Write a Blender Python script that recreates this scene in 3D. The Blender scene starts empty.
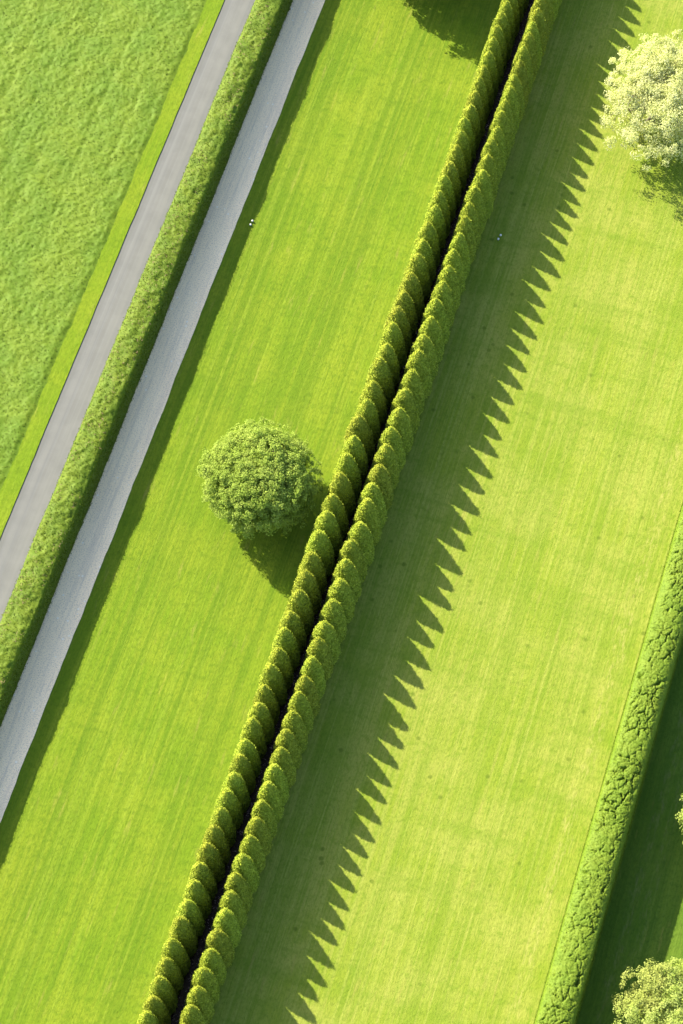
import bpy, math, random
import numpy as np
from mathutils import Matrix, Vector

rng = np.random.default_rng(7)
random.seed(7)
scene = bpy.context.scene
COL = scene.collection

# ------------------------------------------------------------------ helpers
def hash3(ix, iy, iz, s=0):
    h = (ix.astype(np.int64) * 374761393 + iy.astype(np.int64) * 668265263 +
         iz.astype(np.int64) * 2147483647 + s * 1274126177) & 0xFFFFFFFF
    h = ((h ^ (h >> 13)) * 1274126177) & 0xFFFFFFFF
    h = ((h ^ (h >> 16)) * 2246822519) & 0xFFFFFFFF
    h = h ^ (h >> 15)
    return (h & 0xFFFFFF) / float(0xFFFFFF)

def vnoise(p, s=0):
    """smooth value noise in -1..1 for points (N,3)"""
    i = np.floor(p).astype(np.int64); f = p - i
    f = f * f * f * (f * (f * 6 - 15) + 10)
    r = 0
    for dx in (0, 1):
        wx = f[:, 0] if dx else 1 - f[:, 0]
        for dy in (0, 1):
            wy = f[:, 1] if dy else 1 - f[:, 1]
            for dz in (0, 1):
                wz = f[:, 2] if dz else 1 - f[:, 2]
                r = r + wx * wy * wz * hash3(i[:, 0] + dx, i[:, 1] + dy, i[:, 2] + dz, s)
    return r * 2 - 1

def fbm(p, o=3, s=0):
    a = 1.0; r = 0; t = 0
    for k in range(o):
        r = r + a * vnoise(p * (2.03 ** k) + 17.3 * k, s + k); t += a; a *= 0.5
    return r / t

def worley(p, s=0):
    """2-D cell distances F1, F2 for points (N,2)"""
    i = np.floor(p).astype(np.int64)
    f1 = np.full(len(p), 9.0); f2 = np.full(len(p), 9.0)
    z = np.zeros(len(p), np.int64)
    for dx in (-1, 0, 1):
        for dy in (-1, 0, 1):
            cx = i[:, 0] + dx; cy = i[:, 1] + dy
            qx = cx + hash3(cx, cy, z, s); qy = cy + hash3(cx, cy, z + 1, s)
            d = np.hypot(qx - p[:, 0], qy - p[:, 1])
            m = d < f1
            f2 = np.where(m, f1, np.minimum(f2, d)); f1 = np.where(m, d, f1)
    return f1, f2

def sstep(a, b, x):
    t = np.clip((x - a) / (b - a), 0, 1)
    return t * t * (3 - 2 * t)

def mesh_np(name, verts, quads, mats=None, mat_index=None, smooth=True):
    verts = np.asarray(verts, np.float32); quads = np.asarray(quads, np.int32)
    me = bpy.data.meshes.new(name)
    n = quads.shape[1]
    me.vertices.add(len(verts)); me.vertices.foreach_set('co', verts.ravel())
    me.loops.add(quads.size); me.loops.foreach_set('vertex_index', quads.ravel())
    me.polygons.add(len(quads))
    me.polygons.foreach_set('loop_start', np.arange(len(quads), dtype=np.int32) * n)
    me.polygons.foreach_set('loop_total', np.full(len(quads), n, np.int32))
    if mats:
        for m in mats: me.materials.append(m)
    if mat_index is not None:
        me.polygons.foreach_set('material_index', np.asarray(mat_index, np.int32))
    me.polygons.foreach_set('use_smooth', np.full(len(quads), smooth, bool))
    me.update(calc_edges=True); me.validate()
    return me

def link(name, data, parent=None, loc=None):
    o = bpy.data.objects.new(name, data); COL.objects.link(o)
    if parent is not None: o.parent = parent
    if loc is not None: o.location = loc
    return o

def tag(o, label=None, cat=None, group=None, kind=None):
    if label: o['label'] = label
    if cat: o['category'] = cat
    if group: o['group'] = group
    if kind: o['kind'] = kind
    return o

class Geo:
    """collects quads with a material slot each"""
    def __init__(self): self.v = []; self.q = []; self.m = []; self.n = 0
    def add(self, v, q, slot=0):
        v = np.asarray(v, np.float32); q = np.asarray(q, np.int64)
        self.v.append(v); self.q.append(q + self.n); self.m.append(np.full(len(q), slot)); self.n += len(v)
        return self
    def mesh(self, name, mats, smooth=True):
        return mesh_np(name, np.concatenate(self.v), np.concatenate(self.q), mats, np.concatenate(self.m), smooth)

def grid_quads(a, b, wrap=False):
    """quads of an a x b vertex grid (row major); wrap closes the b direction"""
    i = np.arange(a - 1)[:, None]; j = np.arange(b if wrap else b - 1)[None, :]
    j2 = (j + 1) % b
    return np.stack([i * b + j, i * b + j2, (i + 1) * b + j2, (i + 1) * b + j], -1).reshape(-1, 4)

def unit(a): return a / (np.linalg.norm(a, axis=-1, keepdims=True) + 1e-9)

def leaves(c, n, size, aspect=0.55, tilt=0.6, fold=0.18):
    """one small folded leaf quad per centre c with normal about n"""
    N = len(c)
    n = unit(n + rng.normal(0, tilt, (N, 3)))
    t = unit(np.cross(n, rng.normal(0, 1, (N, 3)))); b = np.cross(n, t)
    size = np.broadcast_to(size, (N,))[:, None] * rng.uniform(0.65, 1.25, (N, 1))
    t = t * size * 0.5; b = b * size * 0.5 * aspect
    up = n * size * fold
    v = np.stack([c - t, c + b + up, c + t, c - b + up], 1).reshape(-1, 3)
    return v, np.arange(4 * N).reshape(-1, 4)

def tube(pts, rad, seg=8):
    pts = np.asarray(pts, float); v = []
    for k, p in enumerate(pts):
        d = pts[min(k + 1, len(pts) - 1)] - pts[max(k - 1, 0)]
        d = d / np.linalg.norm(d)
        a = np.cross(d, [0.31, 0.77, 0.2] if abs(d[2]) > .7 else [0, 0, 1.0]); a /= np.linalg.norm(a); b = np.cross(d, a)
        for s in range(seg):
            th = 2 * math.pi * s / seg
            v.append(p + rad[k] * (a * math.cos(th) + b * math.sin(th)))
    return np.array(v), grid_quads(len(pts), seg, True)

# ------------------------------------------------------------------ materials
def new_mat(name):
    m = bpy.data.materials.new(name); m.use_nodes = True
    nt = m.node_tree; nt.nodes.clear()
    return m, nt, nt.nodes, nt.links

def N(nodes, typ, **kw):
    n = nodes.new(typ)
    for k, v in kw.items():
        if k in n.inputs: n.inputs[k].default_value = v
        else: setattr(n, k, v)
    return n

def math_node(nt, op, a, b=None, clamp=False):
    n = nt.nodes.new('ShaderNodeMath'); n.operation = op; n.use_clamp = clamp
    for i, x in enumerate((a, b)):
        if x is None: continue
        if isinstance(x, (int, float)): n.inputs[i].default_value = x
        else: nt.links.new(x, n.inputs[i])
    return n.outputs[0]

def mixc(nt, fac, a, b, mode='MIX'):
    n = nt.nodes.new('ShaderNodeMix'); n.data_type = 'RGBA'; n.blend_type = mode
    for s, x in ((n.inputs[0], fac), (n.inputs[6], a), (n.inputs[7], b)):
        if isinstance(x, (int, float)): s.default_value = x
        elif isinstance(x, tuple): s.default_value = (*x, 1) if len(x) == 3 else x
        else: nt.links.new(x, s)
    return n.outputs[2]

def ramp(nt, x, lo, hi):
    n = nt.nodes.new('ShaderNodeMapRange'); n.interpolation_type = 'SMOOTHSTEP'
    n.inputs[1].default_value = lo; n.inputs[2].default_value = hi
    nt.links.new(x, n.inputs[0]); return n.outputs[0]

def noise(nt, vec, scale, detail=3, stretch=None, offset=(0, 0, 0), rough=0.55, dim='3D'):
    mp = nt.nodes.new('ShaderNodeMapping')
    mp.inputs['Scale'].default_value = stretch or (1, 1, 1); mp.inputs['Location'].default_value = offset
    nt.links.new(vec, mp.inputs['Vector'])
    n = nt.nodes.new('ShaderNodeTexNoise'); n.inputs['Scale'].default_value = scale
    n.inputs['Detail'].default_value = detail; n.inputs['Roughness'].default_value = rough
    nt.links.new(mp.outputs[0], n.inputs['Vector'])
    return n.outputs['Fac']

def finish(nt, color, rough=0.8, bump=None, bdist=0.05, bstr=1.0, spec=0.2, translucent=0.0):
    out = nt.nodes.new('ShaderNodeOutputMaterial')
    p = nt.nodes.new('ShaderNodeBsdfPrincipled')
    p.inputs['Roughness'].default_value = rough
    p.inputs['Specular IOR Level'].default_value = spec
    if isinstance(color, tuple): p.inputs['Base Color'].default_value = (*color, 1)
    else: nt.links.new(color, p.inputs['Base Color'])
    if bump is not None:
        b = nt.nodes.new('ShaderNodeBump'); b.inputs['Distance'].default_value = bdist; b.inputs['Strength'].default_value = bstr
        nt.links.new(bump, b.inputs['Height']); nt.links.new(b.outputs[0], p.inputs['Normal'])
    sh = p.outputs[0]
    if translucent:
        t = nt.nodes.new('ShaderNodeBsdfTranslucent')
        if isinstance(color, tuple): t.inputs[0].default_value = (*color, 1)
        else: nt.links.new(color, t.inputs[0])
        mx = nt.nodes.new('ShaderNodeMixShader'); mx.inputs[0].default_value = translucent
        nt.links.new(p.outputs[0], mx.inputs[1]); nt.links.new(t.outputs[0], mx.inputs[2]); sh = mx.outputs[0]
    nt.links.new(sh, out.inputs['Surface'])

def position(nt):
    return nt.nodes.new('ShaderNodeNewGeometry').outputs['Position']

def grass_mat(name, base, light, dark, stripe=0.5, fine=0.5, cross=0.15, weeds=0.0, worn=None, seed=0):
    """mown turf: bands of the mower along v, mottling, dry streaks, weeds"""
    m, nt, nd, lk = new_mat(name)
    pos = position(nt)
    o = (seed * 13.7, seed * 5.1, 0)
    c = mixc(nt, ramp(nt, noise(nt, pos, 0.16, 4, None, o), 0.35, 0.68), base, light)
    wide = noise(nt, pos, 1.0, 2, (0.55, 0.012, 1), o)
    c = mixc(nt, math_node(nt, 'MULTIPLY', ramp(nt, wide, 0.42, 0.6), stripe), c, dark)
    thin = noise(nt, pos, 1.0, 2, (2.6, 0.03, 1), o)
    c = mixc(nt, math_node(nt, 'MULTIPLY', ramp(nt, thin, 0.47, 0.66), fine), c, light)
    hair = noise(nt, pos, 1.0, 3, (7.0, 0.16, 1), o)
    c = mixc(nt, math_node(nt, 'MULTIPLY', ramp(nt, hair, 0.48, 0.68), fine * 0.85), c, dark)
    t2 = noise(nt, pos, 1.0, 1, (3.6, 0.014, 1), (o[0] + 50, o[1], 0))
    c = mixc(nt, math_node(nt, 'MULTIPLY', ramp(nt, t2, 0.54, 0.66), fine * 0.42), c, tuple(min(x * 1.25 + 0.01, .3) for x in light))
    cr = noise(nt, pos, 1.0, 3, (0.05, 0.55, 1), o)
    c = mixc(nt, math_node(nt, 'MULTIPLY', ramp(nt, cr, 0.5, 0.7), cross), c, dark)
    mot = noise(nt, pos, 1.3, 5, None, o, 0.65)
    c = mixc(nt, math_node(nt, 'MULTIPLY', ramp(nt, mot, 0.48, 0.7), 0.55), c, dark)
    dry = noise(nt, pos, 1.0, 4, (1.6, 0.22, 1), (o[0] + 31, 7, 0), 0.6)
    c = mixc(nt, math_node(nt, 'MULTIPLY', ramp(nt, dry, 0.58, 0.76), 0.42), c, (0.20, 0.18, 0.045))
    if weeds:
        vo = nd.new('ShaderNodeTexVoronoi'); vo.inputs['Scale'].default_value = 0.62
        lk.new(pos, vo.inputs['Vector'])
        sep = nd.new('ShaderNodeSeparateColor'); lk.new(vo.outputs['Color'], sep.inputs[0])
        a = math_node(nt, 'MULTIPLY', math_node(nt, 'LESS_THAN', sep.outputs[0], 0.34),
                      math_node(nt, 'SUBTRACT', 1.0, ramp(nt, math_node(nt, 'ADD', vo.outputs['Distance'],
                                math_node(nt, 'MULTIPLY', mot, 0.12)), 0.12, 0.24)))
        c = mixc(nt, math_node(nt, 'MULTIPLY', a, weeds), c, tuple(x * 0.55 for x in dark))
    if worn:
        for (u0, half, amt, colr) in worn:      # scuffed strips along v at u0
            sx = nd.new('ShaderNodeSeparateXYZ'); lk.new(pos, sx.inputs[0])
            wob = noise(nt, pos, 0.25, 2, (0.2, 1, 1))
            d = math_node(nt, 'ABSOLUTE', math_node(nt, 'SUBTRACT', math_node(nt, 'ADD', sx.outputs[0], math_node(nt, 'MULTIPLY', wob, 1.2)), u0 + 0.6))
            band = math_node(nt, 'SUBTRACT', 1.0, ramp(nt, d, half * 0.3, half))
            patch = ramp(nt, noise(nt, pos, 2.6, 5, (1.3, 0.28, 1), (3, 9, 0), 0.7), 0.45, 0.68)
            c = mixc(nt, math_node(nt, 'MULTIPLY', math_node(nt, 'MULTIPLY', band, patch), amt), c, colr)
    grain = noise(nt, pos, 4.5, 4, (1.1, 0.6, 1), o, 0.75)
    c = mixc(nt, math_node(nt, 'MULTIPLY', ramp(nt, grain, 0.42, 0.68), 0.42), c, tuple(x * 0.62 for x in dark))
    hgt = math_node(nt, 'ADD', grain, math_node(nt, 'MULTIPLY', mot, 0.8))
    finish(nt, c, 0.85, hgt, 0.055, 0.9, 0.12)
    return m

def foliage_mat(name, base, light, dark, scale=2.0, trans=0.25, tip=None, grain=14.0):
    m, nt, nd, lk = new_mat(name)
    g = nd.new('ShaderNodeNewGeometry')
    tc = nd.new('ShaderNodeTexCoord'); oi = nd.new('ShaderNodeObjectInfo')
    isl = g.outputs['Random Per Island']
    n = noise(nt, tc.outputs['Object'], scale, 4)
    c = mixc(nt, ramp(nt, n, 0.35, 0.65), base, light)
    c = mixc(nt, math_node(nt, 'MULTIPLY', ramp(nt, isl, 0.0, 1.0), 0.55), c, dark)
    gr = noise(nt, tc.outputs['Object'], grain, 3, None, (5, 5, 5), 0.7)
    c = mixc(nt, math_node(nt, 'MULTIPLY', ramp(nt, gr, 0.45, 0.7), 0.5), c, dark)
    if tip:
        sp = nd.new('ShaderNodeSeparateXYZ'); lk.new(tc.outputs['Object'], sp.inputs[0])
        c = mixc(nt, math_node(nt, 'MULTIPLY', ramp(nt, sp.outputs[2], tip[0], tip[1]), tip[2]), c, tip[3])
    hs = nd.new('ShaderNodeHueSaturation'); lk.new(c, hs.inputs['Color'])
    lk.new(math_node(nt, 'ADD', math_node(nt, 'MULTIPLY', oi.outputs['Random'], 0.014), 0.495), hs.inputs['Hue'])
    lk.new(math_node(nt, 'ADD', math_node(nt, 'MULTIPLY', oi.outputs['Random'], 0.24), 0.88), hs.inputs['Value'])
    finish(nt, hs.outputs[0], 0.7, gr, 0.04, 0.7, 0.2, trans)
    return m

def bark_mat(name, col):
    m, nt, nd, lk = new_mat(name)
    pos = position(nt)
    b = noise(nt, pos, 6, 4, (1, 1, 0.25))
    finish(nt, mixc(nt, b, tuple(x * 0.5 for x in col), col), 0.9, b, 0.03)
    return m

def road_mat():
    m, nt, nd, lk = new_mat('worn_asphalt')
    pos = position(nt)
    c = mixc(nt, ramp(nt, noise(nt, pos, 0.5, 4), .3, .7), (0.102, 0.106, 0.112), (0.120, 0.124, 0.130))
    tr = noise(nt, pos, 1.0, 2, (1.1, 0.008, 1), (4, 0, 0))
    c = mixc(nt, math_node(nt, 'MULTIPLY', ramp(nt, tr, .42, .62), .5), c, (0.086, 0.092, 0.103))
    fl = noise(nt, pos, 1.0, 1, (4.3, 0.02, 1), (.3, .7, .1))
    c = mixc(nt, math_node(nt, 'MULTIPLY', ramp(nt, fl, .5, .7), .35), c, (0.136, 0.142, 0.155))
    st = noise(nt, pos, 0.8, 5, (1, .5, 1), (9.3, 2.7, 0.4))
    c = mixc(nt, math_node(nt, 'MULTIPLY', ramp(nt, st, .6, .8), .08), c, (0.085, 0.085, 0.076))
    sx = nd.new('ShaderNodeSeparateXYZ'); lk.new(pos, sx.inputs[0])
    wob = math_node(nt, 'MULTIPLY', noise(nt, pos, 0.12, 2, (0.1, 1, 1)), 0.5)
    for u0, half, amt, colr in ((-28.45, 0.35, .5, (0.082, 0.085, 0.082)), (-27.75, .32, .35, (0.135, 0.138, 0.140)), (-26.45, .32, .35, (0.135, 0.138, 0.140)), (-27.1, .25, .3, (0.09, 0.092, 0.094))):
        dd = math_node(nt, 'ABSOLUTE', math_node(nt, 'SUBTRACT', math_node(nt, 'ADD', sx.outputs[0], wob), u0 + .25))
        bnd = math_node(nt, 'SUBTRACT', 1.0, ramp(nt, dd, half * .2, half))
        c = mixc(nt, math_node(nt, 'MULTIPLY', math_node(nt, 'MULTIPLY', bnd, noise(nt, pos, 0.7, 4, (1, .3, 1), (u0, 0, 0))), amt * 1.6), c, colr)
    gr = noise(nt, pos, 22, 3)
    c = mixc(nt, math_node(nt, 'MULTIPLY', gr, .3), c, (0.07, 0.069, 0.065))
    finish(nt, c, 0.85, gr, 0.01, 0.6)
    return m

def gravel_mat():
    m, nt, nd, lk = new_mat('pale_marble_gravel')
    pos = position(nt)
    c = mixc(nt, ramp(nt, noise(nt, pos, 0.45, 4, (1, .4, 1)), .3, .7), (0.92, 0.72, 0.46), (0.95, 0.755, 0.49))
    ru = noise(nt, pos, 1.0, 3, (2.2, 0.06, 1), (6, 0, 0))
    c = mixc(nt, math_node(nt, 'MULTIPLY', ramp(nt, ru, .48, .66), .5), c, (0.66, 0.53, 0.375))
    ru2 = noise(nt, pos, 1.0, 3, (6, 0.35, 1), (2, 8, 0))
    c = mixc(nt, math_node(nt, 'MULTIPLY', ramp(nt, ru2, .55, .7), .4), c, (0.54, 0.44, 0.33))
    gr = noise(nt, pos, 9, 4, None, (0, 0, 0), .75)
    c = mixc(nt, math_node(nt, 'MULTIPLY', ramp(nt, gr, .48, .64), .75), c, (0.46, 0.375, 0.285))
    vo = nd.new('ShaderNodeTexVoronoi'); vo.inputs['Scale'].default_value = 2.2; lk.new(pos, vo.inputs['Vector'])
    sep = nd.new('ShaderNodeSeparateColor'); lk.new(vo.outputs['Color'], sep.inputs[0])
    sp = math_node(nt, 'MULTIPLY', math_node(nt, 'LESS_THAN', vo.outputs['Distance'], .22), math_node(nt, 'LESS_THAN', sep.outputs[1], .12))
    c = mixc(nt, math_node(nt, 'MULTIPLY', sp, .7), c, (0.88, 0.80, 0.68))
    finish(nt, c, 0.9, gr, 0.03, 0.9)
    return m

def soil_mat():
    m, nt, nd, lk = new_mat('dark_mulch')
    pos = position(nt)
    a = noise(nt, pos, 5, 5, None, (0, 0, 0), .7)
    c = mixc(nt, ramp(nt, a, .4, .7), (0.048, 0.034, 0.024), (0.12, 0.082, 0.055))
    finish(nt, c, 0.95, a, 0.08)
    return m

def plain_mat(name, col, rough=0.5, var=0.15):
    m, nt, nd, lk = new_mat(name)
    tc = nd.new('ShaderNodeTexCoord')
    a = noise(nt, tc.outputs['Object'], 25, 3)
    finish(nt, mixc(nt, a, tuple(x * (1 - var) for x in col), col), rough, None, spec=.4)
    return m

M = {}
M['lawn_west'] = grass_mat('mown_lawn_green', (0.090, 0.150, 0.0055), (0.128, 0.173, 0.0095), (0.058, 0.109, 0.0038), .5, .62, .2, 0.15, seed=1)
M['lawn_east'] = grass_mat('mown_lawn_yellow', (0.143, 0.188, 0.0160), (0.194, 0.215, 0.038), (0.093, 0.152, 0.0096), .42, .6, .4, 0.6,
                           worn=[(27.6, 0.9, 0.7, (0.25, 0.24, 0.07)), (28.9, .35, .6, (0.08, .15, .004))], seed=2)
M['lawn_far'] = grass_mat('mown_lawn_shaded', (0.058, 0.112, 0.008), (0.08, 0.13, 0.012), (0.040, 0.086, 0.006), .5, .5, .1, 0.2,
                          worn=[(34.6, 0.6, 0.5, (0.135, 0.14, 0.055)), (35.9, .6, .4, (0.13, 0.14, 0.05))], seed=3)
M['verge'] = grass_mat('verge_turf', (0.088, 0.146, 0.004), (0.116, 0.160, 0.007), (0.066, 0.118, 0.003), .3, .4, .1, .1, seed=4)
M['ground'] = grass_mat('field_turf', (0.115, 0.175, 0.008), (0.155, 0.20, 0.012), (0.085, 0.145, 0.006), .3, .2, .2, seed=5)
M['meadow'] = foliage_mat('meadow_sward', (0.070, 0.115, 0.0028), (0.098, 0.134, 0.0042), (0.050, 0.094, 0.0018), 0.25, 0.0, None, 5)
M['meadow_blade'] = foliage_mat('meadow_blade', (0.074, 0.117, 0.0030), (0.102, 0.136, 0.0045), (0.056, 0.099, 0.0018), 0.3, 0.2)
M['road'] = road_mat(); M['gravel'] = gravel_mat(); M['soil'] = soil_mat()
M['conifer'] = foliage_mat('golden_conifer_sprays', (0.325, 0.400, 0.038), (0.445, 0.495, 0.052), (0.085, 0.128, 0.012), 1.6, 0.32,
                           (5.8, 7.5, 0.3, (0.450, 0.430, 0.032)), 8)
M['conifer_body'] = foliage_mat('conifer_inner_sprays', (0.280, 0.345, 0.031), (0.370, 0.425, 0.041), (0.060, 0.095, 0.009), 1.6, 0.0, None, 6)
M['hedge_w'] = foliage_mat('hedge_leaf', (0.088, 0.135, 0.0040), (0.118, 0.156, 0.006), (0.042, 0.076, 0.002), 0.9, 0.3, None, 8)
M['hedge_e'] = foliage_mat('bright_hedge_leaf', (0.110, 0.178, 0.009), (0.145, 0.202, 0.013), (0.074, 0.132, 0.006), 0.9, 0.3, None, 8)
M['hedge_w_body'] = foliage_mat('hedge_inner_leaf', (0.080, 0.128, 0.0035), (0.108, 0.148, 0.005), (0.038, 0.070, 0.002), 0.9, 0.0, None, 8)
M['hedge_e_body'] = foliage_mat('bright_hedge_inner_leaf', (0.105, 0.172, 0.008), (0.132, 0.190, 0.011), (0.064, 0.120, 0.005), 0.9, 0.0, None, 8)
M['green_leaf'] = foliage_mat('fresh_green_leaf', (0.31, 0.395, 0.062), (0.40, 0.47, 0.10), (0.20, 0.275, 0.036), 0.7, 0.48)
M['pale_leaf'] = foliage_mat('pale_blossom_leaf', (0.58, 0.60, 0.26), (0.68, 0.67, 0.40), (0.44, 0.49, 0.14), 0.8, 0.45)
M['lime_leaf'] = foliage_mat('lime_spring_leaf', (0.37, 0.46, 0.09), (0.46, 0.53, 0.17), (0.25, 0.34, 0.05), 0.8, 0.45)
M['bronze_leaf'] = foliage_mat('bronze_spring_leaf', (0.34, 0.40, 0.09), (0.42, 0.46, 0.13), (0.22, 0.27, 0.05), 0.8, 0.4)
M['bark'] = bark_mat('grey_bark', (0.16, 0.13, 0.10)); M['twig'] = bark_mat('dry_twig', (0.24, 0.16, 0.10))
M['litter'] = plain_mat('dry_leaf_litter', (0.66, 0.50, 0.42), .8, .5)
M['white'] = plain_mat('white_paint', (0.62, 0.62, 0.60), .45)

# ------------------------------------------------------------------ ground
VMIN, VMAX = -130.0, 190.0
def strip(name, u0, u1, z, mat, j0=0.0, j1=0.0, seed=0, step=0.4, v0=VMIN, v1=VMAX, thick=0.0):
    v = np.arange(v0, v1 + step, step); n = len(v)
    def edge(u, j, s):
        p = np.stack([v * 0.35, np.full(n, s * 3.1), np.zeros(n)], 1)
        q = np.stack([v * 1.7, np.full(n, s * 5.7), np.zeros(n)], 1)
        return u + j * (vnoise(p, s) + 0.5 * vnoise(q, s + 1))
    a = edge(u0, j0, seed); b = edge(u1, j1, seed + 7); zz = np.full(n, z)
    if thick:
        V = np.stack([np.stack([a, v, zz - thick], 1), np.stack([a, v, zz], 1), np.stack([b, v, zz], 1), np.stack([b, v, zz - thick], 1)], 1).reshape(-1, 3)
        Q = grid_quads(n, 4)
    else:
        V = np.stack([np.stack([a, v, zz], 1), np.stack([b, v, zz], 1)], 1).reshape(-1, 3); Q = grid_quads(n, 2)
    Q = Q[:, ::-1]
    return tag(link(name, mesh_np(name, V, Q, [mat], smooth=False)), kind='structure')

g = 2500.0
tag(link('ground', mesh_np('ground', [(-g, -g, 0), (g, -g, 0), (g, g, 0), (-g, g, 0)], [(0, 1, 2, 3)], [M['ground']], smooth=False)), kind='structure')
strip('lawn', -21.0, 1.3, 0.004, M['lawn_west'])
strip('lawn', 1.3, 31.0, 0.004, M['lawn_east'])
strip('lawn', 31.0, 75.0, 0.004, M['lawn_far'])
strip('road', -28.75, -24.0, 0.012, M['road'], 0.0, 0.0, 1)
strip('gravel_path', -23.0, -19.0, 0.010, M['gravel'], 0.0, 0.045, 3)
strip('planting_bed', -0.75, 3.5, 0.010, M['soil'], 0.08, 0.08, 5)
strip('verge', -30.35, -28.68, 0.085, M['verge'], 0.0, 0.03, 7, thick=0.085)

# meadow: long uncut sward with tufts and mower lanes, real relief
def meadow():
    du = dv = 0.13
    u = np.arange(-66, -30.1, du); v = np.arange(-45, 95, dv)
    U, V = np.meshgrid(u, v); U = U.ravel(); V = V.ravel(); z0 = np.zeros(len(U))
    p = np.stack([U, V, z0], 1)
    wx = U + 0.25 * vnoise(p * 1.1, 3); wy = V + 0.25 * vnoise(p * 1.1, 4)
    f1, f2 = worley(np.stack([wx / 0.36, wy / 0.42], 1), 5)
    t = 0.10 * fbm(p * 0.9, 2, 31) + 0.07 * (1 - np.clip(f1, 0, 1)) * (0.5 + 0.7 * (vnoise(p * 0.5, 8) * .5 + .5))
    lane = vnoise(np.stack([U * 1.55 + 0.3 * vnoise(p * 0.15, 6), V * 0.03, z0], 1), 9)
    t = t - 0.05 * sstep(0.15, 0.6, lane) + 0.05 * fbm(p * 0.3, 2, 12) + 0.05 * vnoise(p * 3.1, 13) + 0.045 * vnoise(p * 5.3, 14)
    edge = sstep(-30.1, -30.9, U + 0.10 * vnoise(np.stack([V * .6, z0, z0], 1), 2))
    Z = 0.06 + edge * (0.13 + 0.72 * t)
    me = mesh_np('meadow', np.stack([U, V, Z], 1), grid_quads(len(v), len(u)), [M['meadow']])
    tag(link('meadow', me), kind='structure')
    # blades
    n = 60000
    bu = rng.uniform(-60, -30.35, n); bv = rng.uniform(-25, 78, n)
    iu = np.clip(((bu + 66) / du).astype(int), 0, len(u) - 1); iv = np.clip(((bv + 45) / dv).astype(int), 0, len(v) - 1)
    bz = Z.reshape(len(v), len(u))[iv, iu]
    keep = bz > 0.09; c = np.stack([bu, bv, bz + 0.03], 1)[keep]
    vv, q = leaves(c, np.tile([[0.0, 0.0, 1.0]], (len(c), 1)), 0.15, 0.40, 0.35, 0.1)
    o = link('meadow_grass', mesh_np('meadow_grass', vv, q, [M['meadow_blade']], smooth=False))
    tag(o, 'long uncut bright green grass of the meadow left of the asphalt road', 'grass', None, 'stuff')
meadow()

# dry litter between the two conifer rows
n = 1500
c = np.stack([1.35 + rng.normal(0, 0.42, n), rng.uniform(-60, 66, n), rng.uniform(0.04, 0.14, n)], 1)
k = rng.choice(len(c), 70, False)
extra = np.concatenate([c[i] + rng.normal(0, (0.1, 0.14, 0.05), (7, 3)) * np.array([1, 1, 0.5]) + np.array([0, 0, .08]) for i in k])
extra[:, 2] += np.repeat(rng.uniform(0.1, 1.1, 70), 7)
vv, q = leaves(np.concatenate([c, extra]), np.tile([[0, 0, 1.0]], (n + len(extra), 1)), 0.13, 0.5, 0.5)
tag(link('leaf_litter', mesh_np('leaf_litter', vv, q, [M['litter']], smooth=False)),
    'dry pinkish brown leaf litter on the dark soil between the conifer rows', 'leaf litter', None, 'stuff')

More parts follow.
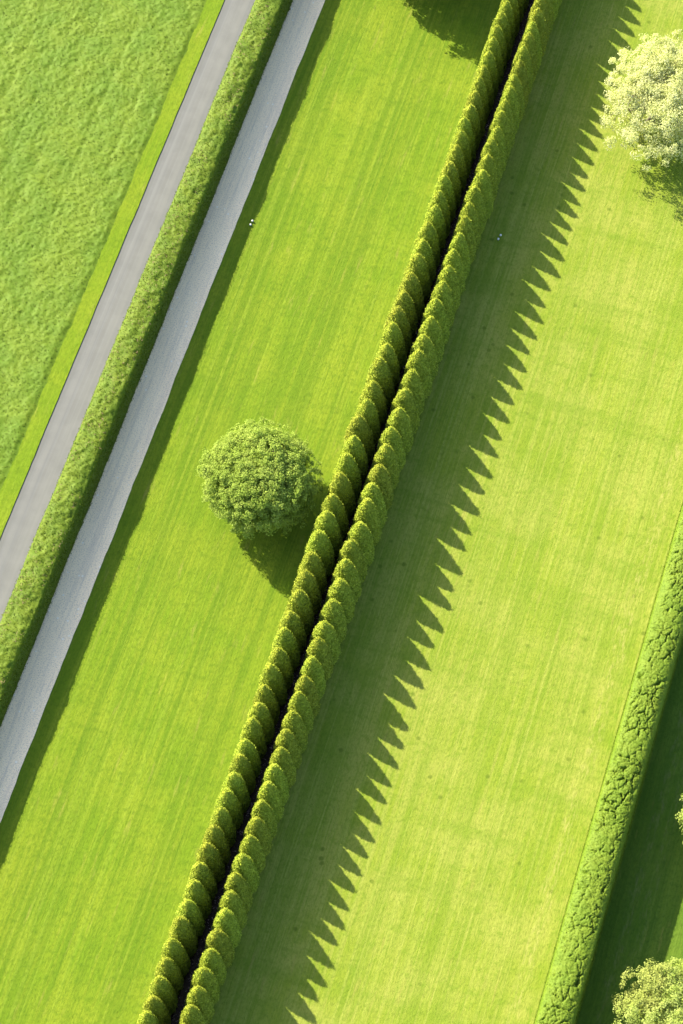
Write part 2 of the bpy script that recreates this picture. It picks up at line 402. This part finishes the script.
# ------------------------------------------------------------------ hedges
def hedge(name, label, body, mat, ub0, ub1, ut0, ut1, h, v0, v1, step, fine, cracks, nleaf, leaf, seed, rnd):
    # domed top of height rnd on a slightly battered body
    uc = 0.5 * (ut0 + ut1); R = 0.5 * (ut1 - ut0)
    prof = [(ub0, 0.0), (ut0, h - rnd)]
    for a in np.linspace(0, math.pi, 17)[1:-1]:
        ca, sa = math.cos(a), math.sin(a)
        prof.append((uc - R * math.copysign(abs(ca) ** 0.85, ca), h - rnd + rnd * sa ** 0.95))
    prof += [(ut1, h - rnd), (ub1, 0.0)]
    prof = np.array(prof)
    L = np.concatenate([[0], np.cumsum(np.hypot(*np.diff(prof, axis=0).T))])
    s = np.linspace(0, L[-1], int(L[-1] / step))
    P = np.stack([np.interp(s, L, prof[:, 0]), np.interp(s, L, prof[:, 1])], 1)
    T = np.gradient(P, axis=0); NN = np.stack([-T[:, 1], T[:, 0]], 1); NN /= np.linalg.norm(NN, axis=1, keepdims=True)
    for _ in range(3): NN[1:-1] = (NN[:-2] + NN[1:-1] * 2 + NN[2:]) / 4
    NN /= np.linalg.norm(NN, axis=1, keepdims=True)
    v = np.arange(v0, v1, step)
    nv, ns = len(v), len(s)
    X = np.tile(P[:, 0], nv); Z = np.tile(P[:, 1], nv); V = np.repeat(v, ns)
    nx = np.tile(NN[:, 0], nv); nz = np.tile(NN[:, 1], nv)
    p = np.stack([X, V, Z], 1)
    X = X + 0.035 * vnoise(np.stack([V * 0.16, V * 0, V * 0], 1), seed + 40)
    top = sstep(0.5, 0.9, nz)
    lump = (0.35 if cracks else 1.0) * (0.35 + 0.65 * top)
    d = lump * ((0.06 + 0.07 * top) * fbm(p * 1.05, 2, seed) + (0.045 + 0.045 * top) * fbm(p * 3.0, 2, seed + 3)) + fine * vnoise(p * 6.0, seed + 5)
    d = d + 0.10 * top * vnoise(np.stack([V * 0.3, V * 0, V * 0], 1), seed + 9)
    if cracks:
        w = np.stack([X, V], 1) + 0.42 * np.stack([fbm(p * 1.2, 2, seed + 20), fbm(p * 1.2, 2, seed + 21)], 1)
        f1, f2 = worley(w / np.array([[0.8, 1.05]]), seed + 30)
        amt = sstep(0.70, 0.93, nz + 0.10 * vnoise(p * 0.7, seed + 31)) * (0.45 + 0.75 * sstep(-.5, .4, vnoise(p * 0.55, seed + 33)))
        brk = 0.25 + 0.75 * sstep(-0.3, 0.1, vnoise(p * 1.9, seed + 36))
        d = d - 0.45 * amt * brk * sstep(0.10, 0.0, f2 - f1)
        g1, g2 = worley(w / 0.36 + 9.1, seed + 34)
        d = d - 0.12 * amt * sstep(0.14, 0.0, g2 - g1) + 0.05 * amt * (1 - f1)
    V2 = np.stack([X + nx * d, V + 0.03 * vnoise(p * 4, seed + 7), np.maximum(Z + nz * d, 0.0)], 1)
    G = Geo(); Q = grid_quads(nv, ns); G.add(V2, Q)
    # end caps closing the hedge
    for row in (0, nv - 1):
        ids = np.arange(ns) + row * ns; h2 = ns // 2
        a = ids[:h2]; b = ids[::-1][:h2]
        cap = np.stack([a[:-1], a[1:], b[1:], b[:-1]], 1)
        G.add(V2[ids], cap - row * ns)
    if nleaf:
        wgt = None
        k = rng.integers(0, nv * ns, nleaf)
        keep = d[k] > (-0.07 if cracks else -1)
        k = k[keep]
        nn = np.stack([nx[k], 0 * nx[k], nz[k]], 1)
        c = V2[k] + rng.normal(0, step * 0.5, (len(k), 3)) + nn * 0.015
        vv, q = leaves(c, nn, leaf, 0.6, 0.8)
        G.add(vv, q, 1)
    o = link(name, G.mesh(name, [body, mat], True)); tag(o, label, 'hedge', None)
    return o, V2, nx, nz

hw, hv, hnx, hnz = hedge('hedge', 'tall clipped green hedge between the grey asphalt road and the pale gravel path', M['hedge_w_body'], M['hedge_w'],
      -25.0, -22.10, -24.72, -22.05, 4.0, -70, 105, 0.12, 0.04, False, 130000, 0.12, 100, 0.42)
k = np.where((hnz > 0.8))[0]; k = rng.choice(k, 4200, False)
cl = vnoise(hv[k] * np.array([[1.2, 0.5, 0]]), 77); k = k[cl > -0.05]
c = hv[k] + rng.normal(0, .05, (len(k), 3)); 
vv, q = leaves(c, np.tile([[0, 0, 1.0]], (len(c), 1)), 0.30, 0.14, 0.5, 0.08)
link('bare_twigs', mesh_np('bare_twigs', vv, q, [M['twig']], smooth=False), hw)
hedge('hedge', 'broad clipped hedge at the right with a deeply cracked leafy top and smooth sloping sides', M['hedge_e_body'], M['hedge_e'],
      29.42, 32.75, 29.55, 32.62, 5.2, -70, 45, 0.075, 0.02, True, 90000, 0.09, 200, 0.8)

# ------------------------------------------------------------------ clipped conifers
CH = 7.3
def conifer_mesh(seed):
    R = 1.21
    nr, ns = 84, 72
    s = np.linspace(0, 1, nr) ** 0.85
    s = s * 0.998 + 0.001
    r = R * (1 - s ** 2.2) ** 0.76 * (0.80 + 0.20 * sstep(0, 0.16, s))
    r = np.maximum(r, 0.02)
    th = np.linspace(0, 2 * math.pi, ns, endpoint=False)
    S, T = np.meshgrid(s, th, indexing='ij'); Rr = np.repeat(r, ns).reshape(nr, ns)
    p = np.stack([Rr * np.cos(T), Rr * np.sin(T), S * CH], -1).reshape(-1, 3)
    nrm = np.stack([np.cos(T), np.sin(T), np.full_like(T, 0.25) + 1.2 * S ** 4], -1).reshape(-1, 3); nrm = unit(nrm)
    d = 0.05 * fbm(p * 1.1, 2, seed) + 0.07 * fbm(p * 3.4, 2, seed + 4) + 0.06 * vnoise(p * 6.5, seed + 8)
    fade = np.clip(np.hypot(p[:, 0], p[:, 1]) / 0.35, 0.15, 1)[:, None]
    V = p + nrm * d[:, None] * fade
    bend = np.stack([0.10 * vnoise(np.stack([p[:, 2] * .2, p[:, 2] * 0, p[:, 2] * 0], 1), seed + 60), 0.10 * vnoise(np.stack([p[:, 2] * .2, p[:, 2] * 0, p[:, 2] * 0], 1), seed + 61), 0 * d], 1)
    V = V + bend * (p[:, 2:3] / CH)
    V[:, 2] = np.maximum(V[:, 2], 0.06)
    G = Geo().add(V, grid_quads(nr, ns, True)[:, ::1])
    n = 7000
    w = np.repeat(r, ns); k = rng.choice(len(V), n, p=w / w.sum())
    c = V[k] + rng.normal(0, 0.045, (n, 3)) + nrm[k] * 0.035
    vv, q = leaves(c, nrm[k] + np.array([[0, 0, 0.3]]), 0.165, 0.55, 0.95)
    G.add(vv, q, 1)
    return G.mesh('crown', [M['conifer_body'], M['conifer']], True)
CROWNS = [conifer_mesh(300 + 20 * i) for i in range(8)]
tv, tq = tube([(0, 0, -0.05), (0.01, 0, 1.2), (0, 0.02, 3.6), (0, 0, 6.2)], [0.14, 0.11, 0.07, 0.02], 8)
TRUNK = mesh_np('trunk', tv, tq, [M['bark']])

LV = [-51.73, -50.24, -48.6, -46.83, -45.23, -43.32, -41.67, -39.94, -38.33, -36.53, -34.99, -33.28, -31.53, -30.01, -28.21, -26.68, -24.83, -23.19, -21.48, -19.59, -17.83, -15.91, -14.2, -12.23, -10.14, -8.27, -6.17, -4.16, -2.22, 0.05, 1.92, 3.92, 5.97, 7.83, 9.99, 12.26, 14.06, 16.29, 18.07, 20.01, 21.91, 24.04, 25.99, 27.77, 29.72, 31.46, 33.34, 34.98, 37.03, 38.73, 40.43, 42.05, 43.55, 45.22, 46.86, 48.58, 50.35, 51.79, 53.44, 54.92]
RV = [-50.08, -48.43, -46.82, -45.13, -43.37, -41.61, -40.0, -38.41, -36.53, -34.78, -33.15, -31.56, -29.93, -28.32, -26.56, -24.93, -23.17, -21.31, -19.72, -17.88, -15.94, -14.26, -12.13, -10.04, -8.05, -6.1, -4.22, -1.95, -0.24, 1.8, 3.95, 5.89, 7.93, 9.99, 12.07, 14.15, 16.07, 18.04, 20.03, 22.04, 23.8, 25.66, 27.6, 29.43, 31.13, 33.08, 34.87, 36.86, 38.68, 40.25, 41.91, 43.34, 45.14, 46.7, 48.37, 50.07, 51.69, 53.25, 54.85, 56.37]
def ordinal(n):
    suf = 'th' if 10 <= n % 100 <= 20 else {1: 'st', 2: 'nd', 3: 'rd'}.get(n % 10, 'th')
    return f'{n}{suf}'
proto = None
def conifer(u, v, idx, label, group, width=0.9):
    global proto
    t = link('clipped_conifer', None, None, (u, v, 0)); tag(t, label, 'conifer', group)
    c = link('crown', CROWNS[idx], t)
    link('trunk', TRUNK, t)
    t.rotation_euler = (random.uniform(-.006, .006), random.uniform(-.006, .006), random.uniform(0, 6.28))
    s = width * random.uniform(0.97, 1.04); t.scale = (s, s, random.uniform(0.978, 1.022))
    return t
for row, vs, u0, u1, side in (('left', LV, -0.28, -0.12, -1), ('right', RV, 2.84, 2.94, 1)):
    other = 'nearest the big round tree' if side < 0 else 'casting the sawtooth shadow'
    grp = f'clipped conifers in the {row} row'
    for i, v in enumerate(vs):
        t = (v - vs[0]) / (vs[-1] - vs[0])
        u = -0.12 - 0.16 * abs(2 * t - 1) if side < 0 else 2.93 - 0.06 * abs(2 * t - 1)
        conifer(u + random.uniform(-.05, .05), v + 0.0, random.randrange(8),
                f'clipped golden green conifer, {row} row of the pair, {ordinal(i + 1)} tree up from the bottom edge', grp,
                min(1.04, max(0.92, (vs[min(i + 2, len(vs) - 1)] - vs[max(i - 2, 0)]) / (min(i + 2, len(vs) - 1) - max(i - 2, 0)) / 1.9)))
    vtop = vs[-1]; vbot = vs[0]
    for k in range(1, 13):
        vtop += random.uniform(1.55, 1.75)
        conifer(u0 if side < 0 else 2.87, vtop, random.randrange(8),
                f'clipped golden green conifer, {row} row of the pair, {ordinal(len(vs) + k)} tree up from the bottom edge', grp)
    for k in range(1, 6):
        vbot -= random.uniform(1.5, 1.75)
        conifer(u0 if side < 0 else 2.87, vbot, random.randrange(8),
                f'clipped golden green conifer, {row} row, {ordinal(k)} tree below the bottom edge of the photo', grp)

# ------------------------------------------------------------------ broadleaf trees
def limb_path(a, b, r0, r1, n=6, wob=0.25):
    a = np.array(a, float); b = np.array(b, float); L = np.linalg.norm(b - a)
    pts = [a + (b - a) * k / n + (rng.normal(0, wob * L * 0.12, 3) if 0 < k < n else 0) for k in range(n + 1)]
    return tube(pts, np.linspace(r0, r1, n + 1), 7)

def broadleaf(name, label, cat, u, v, zc, rad, rz, leafmat, nclump, perclump, leaf, spread, shell, trunk_r, seed, lumps=0.18, squash=(1, 1), twigs=90, second=None):
    global rng
    rng = np.random.default_rng(seed)
    t = link(name, None, None, (u, v, 0)); tag(t, label, cat)
    d = unit(rng.normal(0, 1, (nclump, 3)))
    d[:, 2] = np.where(d[:, 2] < -0.55, -d[:, 2], d[:, 2])
    rr = rng.uniform(shell, 1.0, nclump) ** 0.6
    lump = 1 + lumps * fbm(d * 2.1, 2, seed) + lumps * 0.7 * vnoise(d * 5.0, seed + 3)
    c = d * (rr * lump)[:, None] * np.array([[rad * squash[0], rad * squash[1], rz]]) + np.array([[0, 0, zc]])
    c[:, 2] = np.maximum(c[:, 2], 0.7)
    cs = rng.uniform(0.6, 1.35, nclump)
    k = np.repeat(np.arange(nclump), perclump)
    off = rng.normal(0, 1, (len(k), 3)); off = unit(off) * (rng.uniform(0, 1, (len(k), 1)) ** 0.45)
    out = unit(d + np.array([[0, 0, .25]]))
    off = off - 0.35 * out[k] * (np.sum(off * out[k], 1, keepdims=True))
    p = c[k] + off * (spread * cs[k])[:, None]
    nn = unit(off + 0.8 * out[k] + np.array([[0, 0, 0.35]]))
    p[:, 2] = np.maximum(p[:, 2], 0.25)
    vv, q = leaves(p, nn, leaf, 0.62, 0.45, 0.15)
    G = Geo()
    if second is not None:
        sel = second[1](c)[k]
        qi = sel.astype(int)
        G.add(vv, q); G.m[0] = qi
        me = G.mesh('crown', [leafmat, second[0]], False)
    else:
        G.add(vv, q); me = G.mesh('crown', [leafmat], False)
    link('crown', me, t)
    B = Geo()
    fork = zc * 0.45
    a, b = limb_path((0, 0, -0.1), (0.1, 0.05, fork), trunk_r, trunk_r * 0.75, 5, .1); B.add(a, b)
    a, b = limb_path((0.1, 0.05, fork), (0, 0.1, zc + rz * 0.6), trunk_r * .72, 0.04, 7, .2); B.add(a, b)
    link('trunk', B.mesh('trunk', [M['bark']]), t)
    Lm = Geo(); tips = []
    for i in range(11):
        an = 2 * math.pi * i / 11 + rng.uniform(-.2, .2); el = rng.uniform(0.0, .95)
        e = np.array([math.cos(an) * math.cos(el) * rad * squash[0], math.sin(an) * math.cos(el) * rad * squash[1], math.sin(el) * rz]) * rng.uniform(.7, .88) + np.array([0, 0, zc])
        s = np.array([.1, .05, fork + rng.uniform(-.4, .9)])
        a, b = limb_path(s, e, trunk_r * .42, 0.035, 7, .22); Lm.add(a, b); tips.append((s, e))
    for i in range(twigs):
        s, e = tips[rng.integers(len(tips))]; f = rng.uniform(.35, .95); m = s + (e - s) * f
        j = c[rng.integers(nclump)]
        if np.linalg.norm(j - m) > rad * .75: j = m + (j - m) * (rad * .5 / np.linalg.norm(j - m))
        a, b = limb_path(m, j, .045, .015, 4, .2); Lm.add(a, b)
    link('limbs', Lm.mesh('limbs', [M['bark']]), t)
    return t

broadleaf('broadleaf_tree', 'round dense green tree alone on the lawn left of the conifer rows', 'tree',
          -7.45, -1.1, 4.3, 5.35, 3.7, M['green_leaf'], 3400, 38, 0.18, 0.36, 0.35, 0.30, 11, 0.15)
broadleaf('broadleaf_tree', 'pale creamy airy tree at the upper right edge beyond the tips of the sawtooth shadow', 'tree',
          17.0, 50.4, 4.6, 5.4, 4.0, M['pale_leaf'], 1100, 56, 0.19, 0.60, 0.22, 0.26, 12, 0.36, squash=(1.0, 1.15), twigs=240)
broadleaf('broadleaf_tree', 'yellow green leafy tree with a bronze tinted left side in the bottom right corner', 'tree',
          40.4, -38.0, 4.2, 4.5, 3.6, M['lime_leaf'], 900, 54, 0.19, 0.50, 0.28, 0.24, 13, 0.30, twigs=160,
          second=(M['bronze_leaf'], lambda c: (c[:, 0] < -1.5) & (c[:, 1] > -1.2)))
broadleaf('broadleaf_tree', 'lime green tree reaching in at the right edge above the bottom right corner', 'tree',
          39.9, -21.2, 4.6, 3.4, 3.2, M['lime_leaf'], 600, 50, 0.20, 0.50, 0.28, 0.22, 14, 0.28, twigs=120)
broadleaf('broadleaf_tree', 'broad green tree beyond the top edge whose shadow falls left of the conifers', 'tree',
          -10.5, 62.6, 5.0, 6.2, 4.2, M['green_leaf'], 1200, 44, 0.30, 0.6, 0.3, 0.32, 15, 0.2)
rng = np.random.default_rng(99)

# ------------------------------------------------------------------ small white lawn markers (flattened ball on a peg)
def marker_mesh():
    prof = [(0.0, 0.0), (0.02, 0.0), (0.02, 0.05), (0.075, 0.055), (0.10, 0.10), (0.108, 0.15), (0.098, 0.20), (0.075, 0.24), (0.03, 0.255), (0.001, 0.258)]
    ns = 20; V = [(r * math.cos(2 * math.pi * k / ns), r * math.sin(2 * math.pi * k / ns), z) for r, z in prof for k in range(ns)]
    return mesh_np('lawn_marker', V, grid_quads(len(prof), ns, True), [M['white']])
MK = marker_mesh()
for (u, v), lab, grp in (((5.66, 33.15), 'upper of two small white markers in the shaded grass right of the conifers', 'white markers in the conifer shadow'),
                    ((5.56, 32.66), 'lower of two small white markers in the shaded grass right of the conifers', 'white markers in the conifer shadow'),
                    ((-17.60, 27.60), 'upper of two small white markers at the hedge shadow edge beside the gravel path', 'white markers at the hedge shadow edge'),
                    ((-17.64, 27.14), 'lower of two small white markers at the hedge shadow edge beside the gravel path', 'white markers at the hedge shadow edge')):
    tag(link('lawn_marker', MK, None, (u, v, 0.004)), lab, 'lawn marker', grp)

# ------------------------------------------------------------------ light, sky, camera
EL, AZ = 35.6, 153.5          # degrees; azimuth counter-clockwise from +X, towards the sun
to_sun = Vector((math.cos(math.radians(EL)) * math.cos(math.radians(AZ)), math.cos(math.radians(EL)) * math.sin(math.radians(AZ)), math.sin(math.radians(EL))))
sun = bpy.data.lights.new('sun', 'SUN'); sun.energy = 4.8; sun.angle = math.radians(0.53); sun.color = (1.0, 0.905, 0.66)
so = link('sun', sun); so.rotation_euler = to_sun.to_track_quat('Z', 'Y').to_euler(); so.location = (-60, 60, 80)
w = bpy.data.worlds.new('World'); scene.world = w; w.use_nodes = True
nt = w.node_tree; nt.nodes.clear()
sky = nt.nodes.new('ShaderNodeTexSky'); sky.sky_type = 'NISHITA'; sky.sun_disc = False; sky.dust_density = 1.8; sky.air_density = 1.0; sky.ozone_density = 0.5
sky.sun_elevation = math.radians(EL); sky.sun_rotation = math.radians(90 - AZ)
bg = nt.nodes.new('ShaderNodeBackground'); bg.inputs[1].default_value = 0.12
ow = nt.nodes.new('ShaderNodeOutputWorld')
nt.links.new(sky.outputs[0], bg.inputs[0]); nt.links.new(bg.outputs[0], ow.inputs[0])

cam = bpy.data.cameras.new('camera'); co = link('camera', cam); scene.camera = co
cam.sensor_fit = 'VERTICAL'; cam.sensor_height = 36; cam.sensor_width = 24; cam.lens = 2700 / 1024 * 36
cam.clip_start = 1; cam.clip_end = 6000
Rv, Uv, Fv = Vector((0.95458, 0.29797, 0)), Vector((-0.26376, 0.84497, 0.46525)), Vector((-0.13863, 0.44412, -0.88518))
m = Matrix((Rv, Uv, -Fv)).transposed().to_4x4(); m.translation = (34.027, -109.010, 217.271)
co.matrix_world = m
scene.render.resolution_x = 683; scene.render.resolution_y = 1024
vs = scene.view_settings
vs.view_transform = 'Standard'; vs.look = 'None'; vs.gamma = 1; vs.exposure = 1.8; vs.use_curve_mapping = False
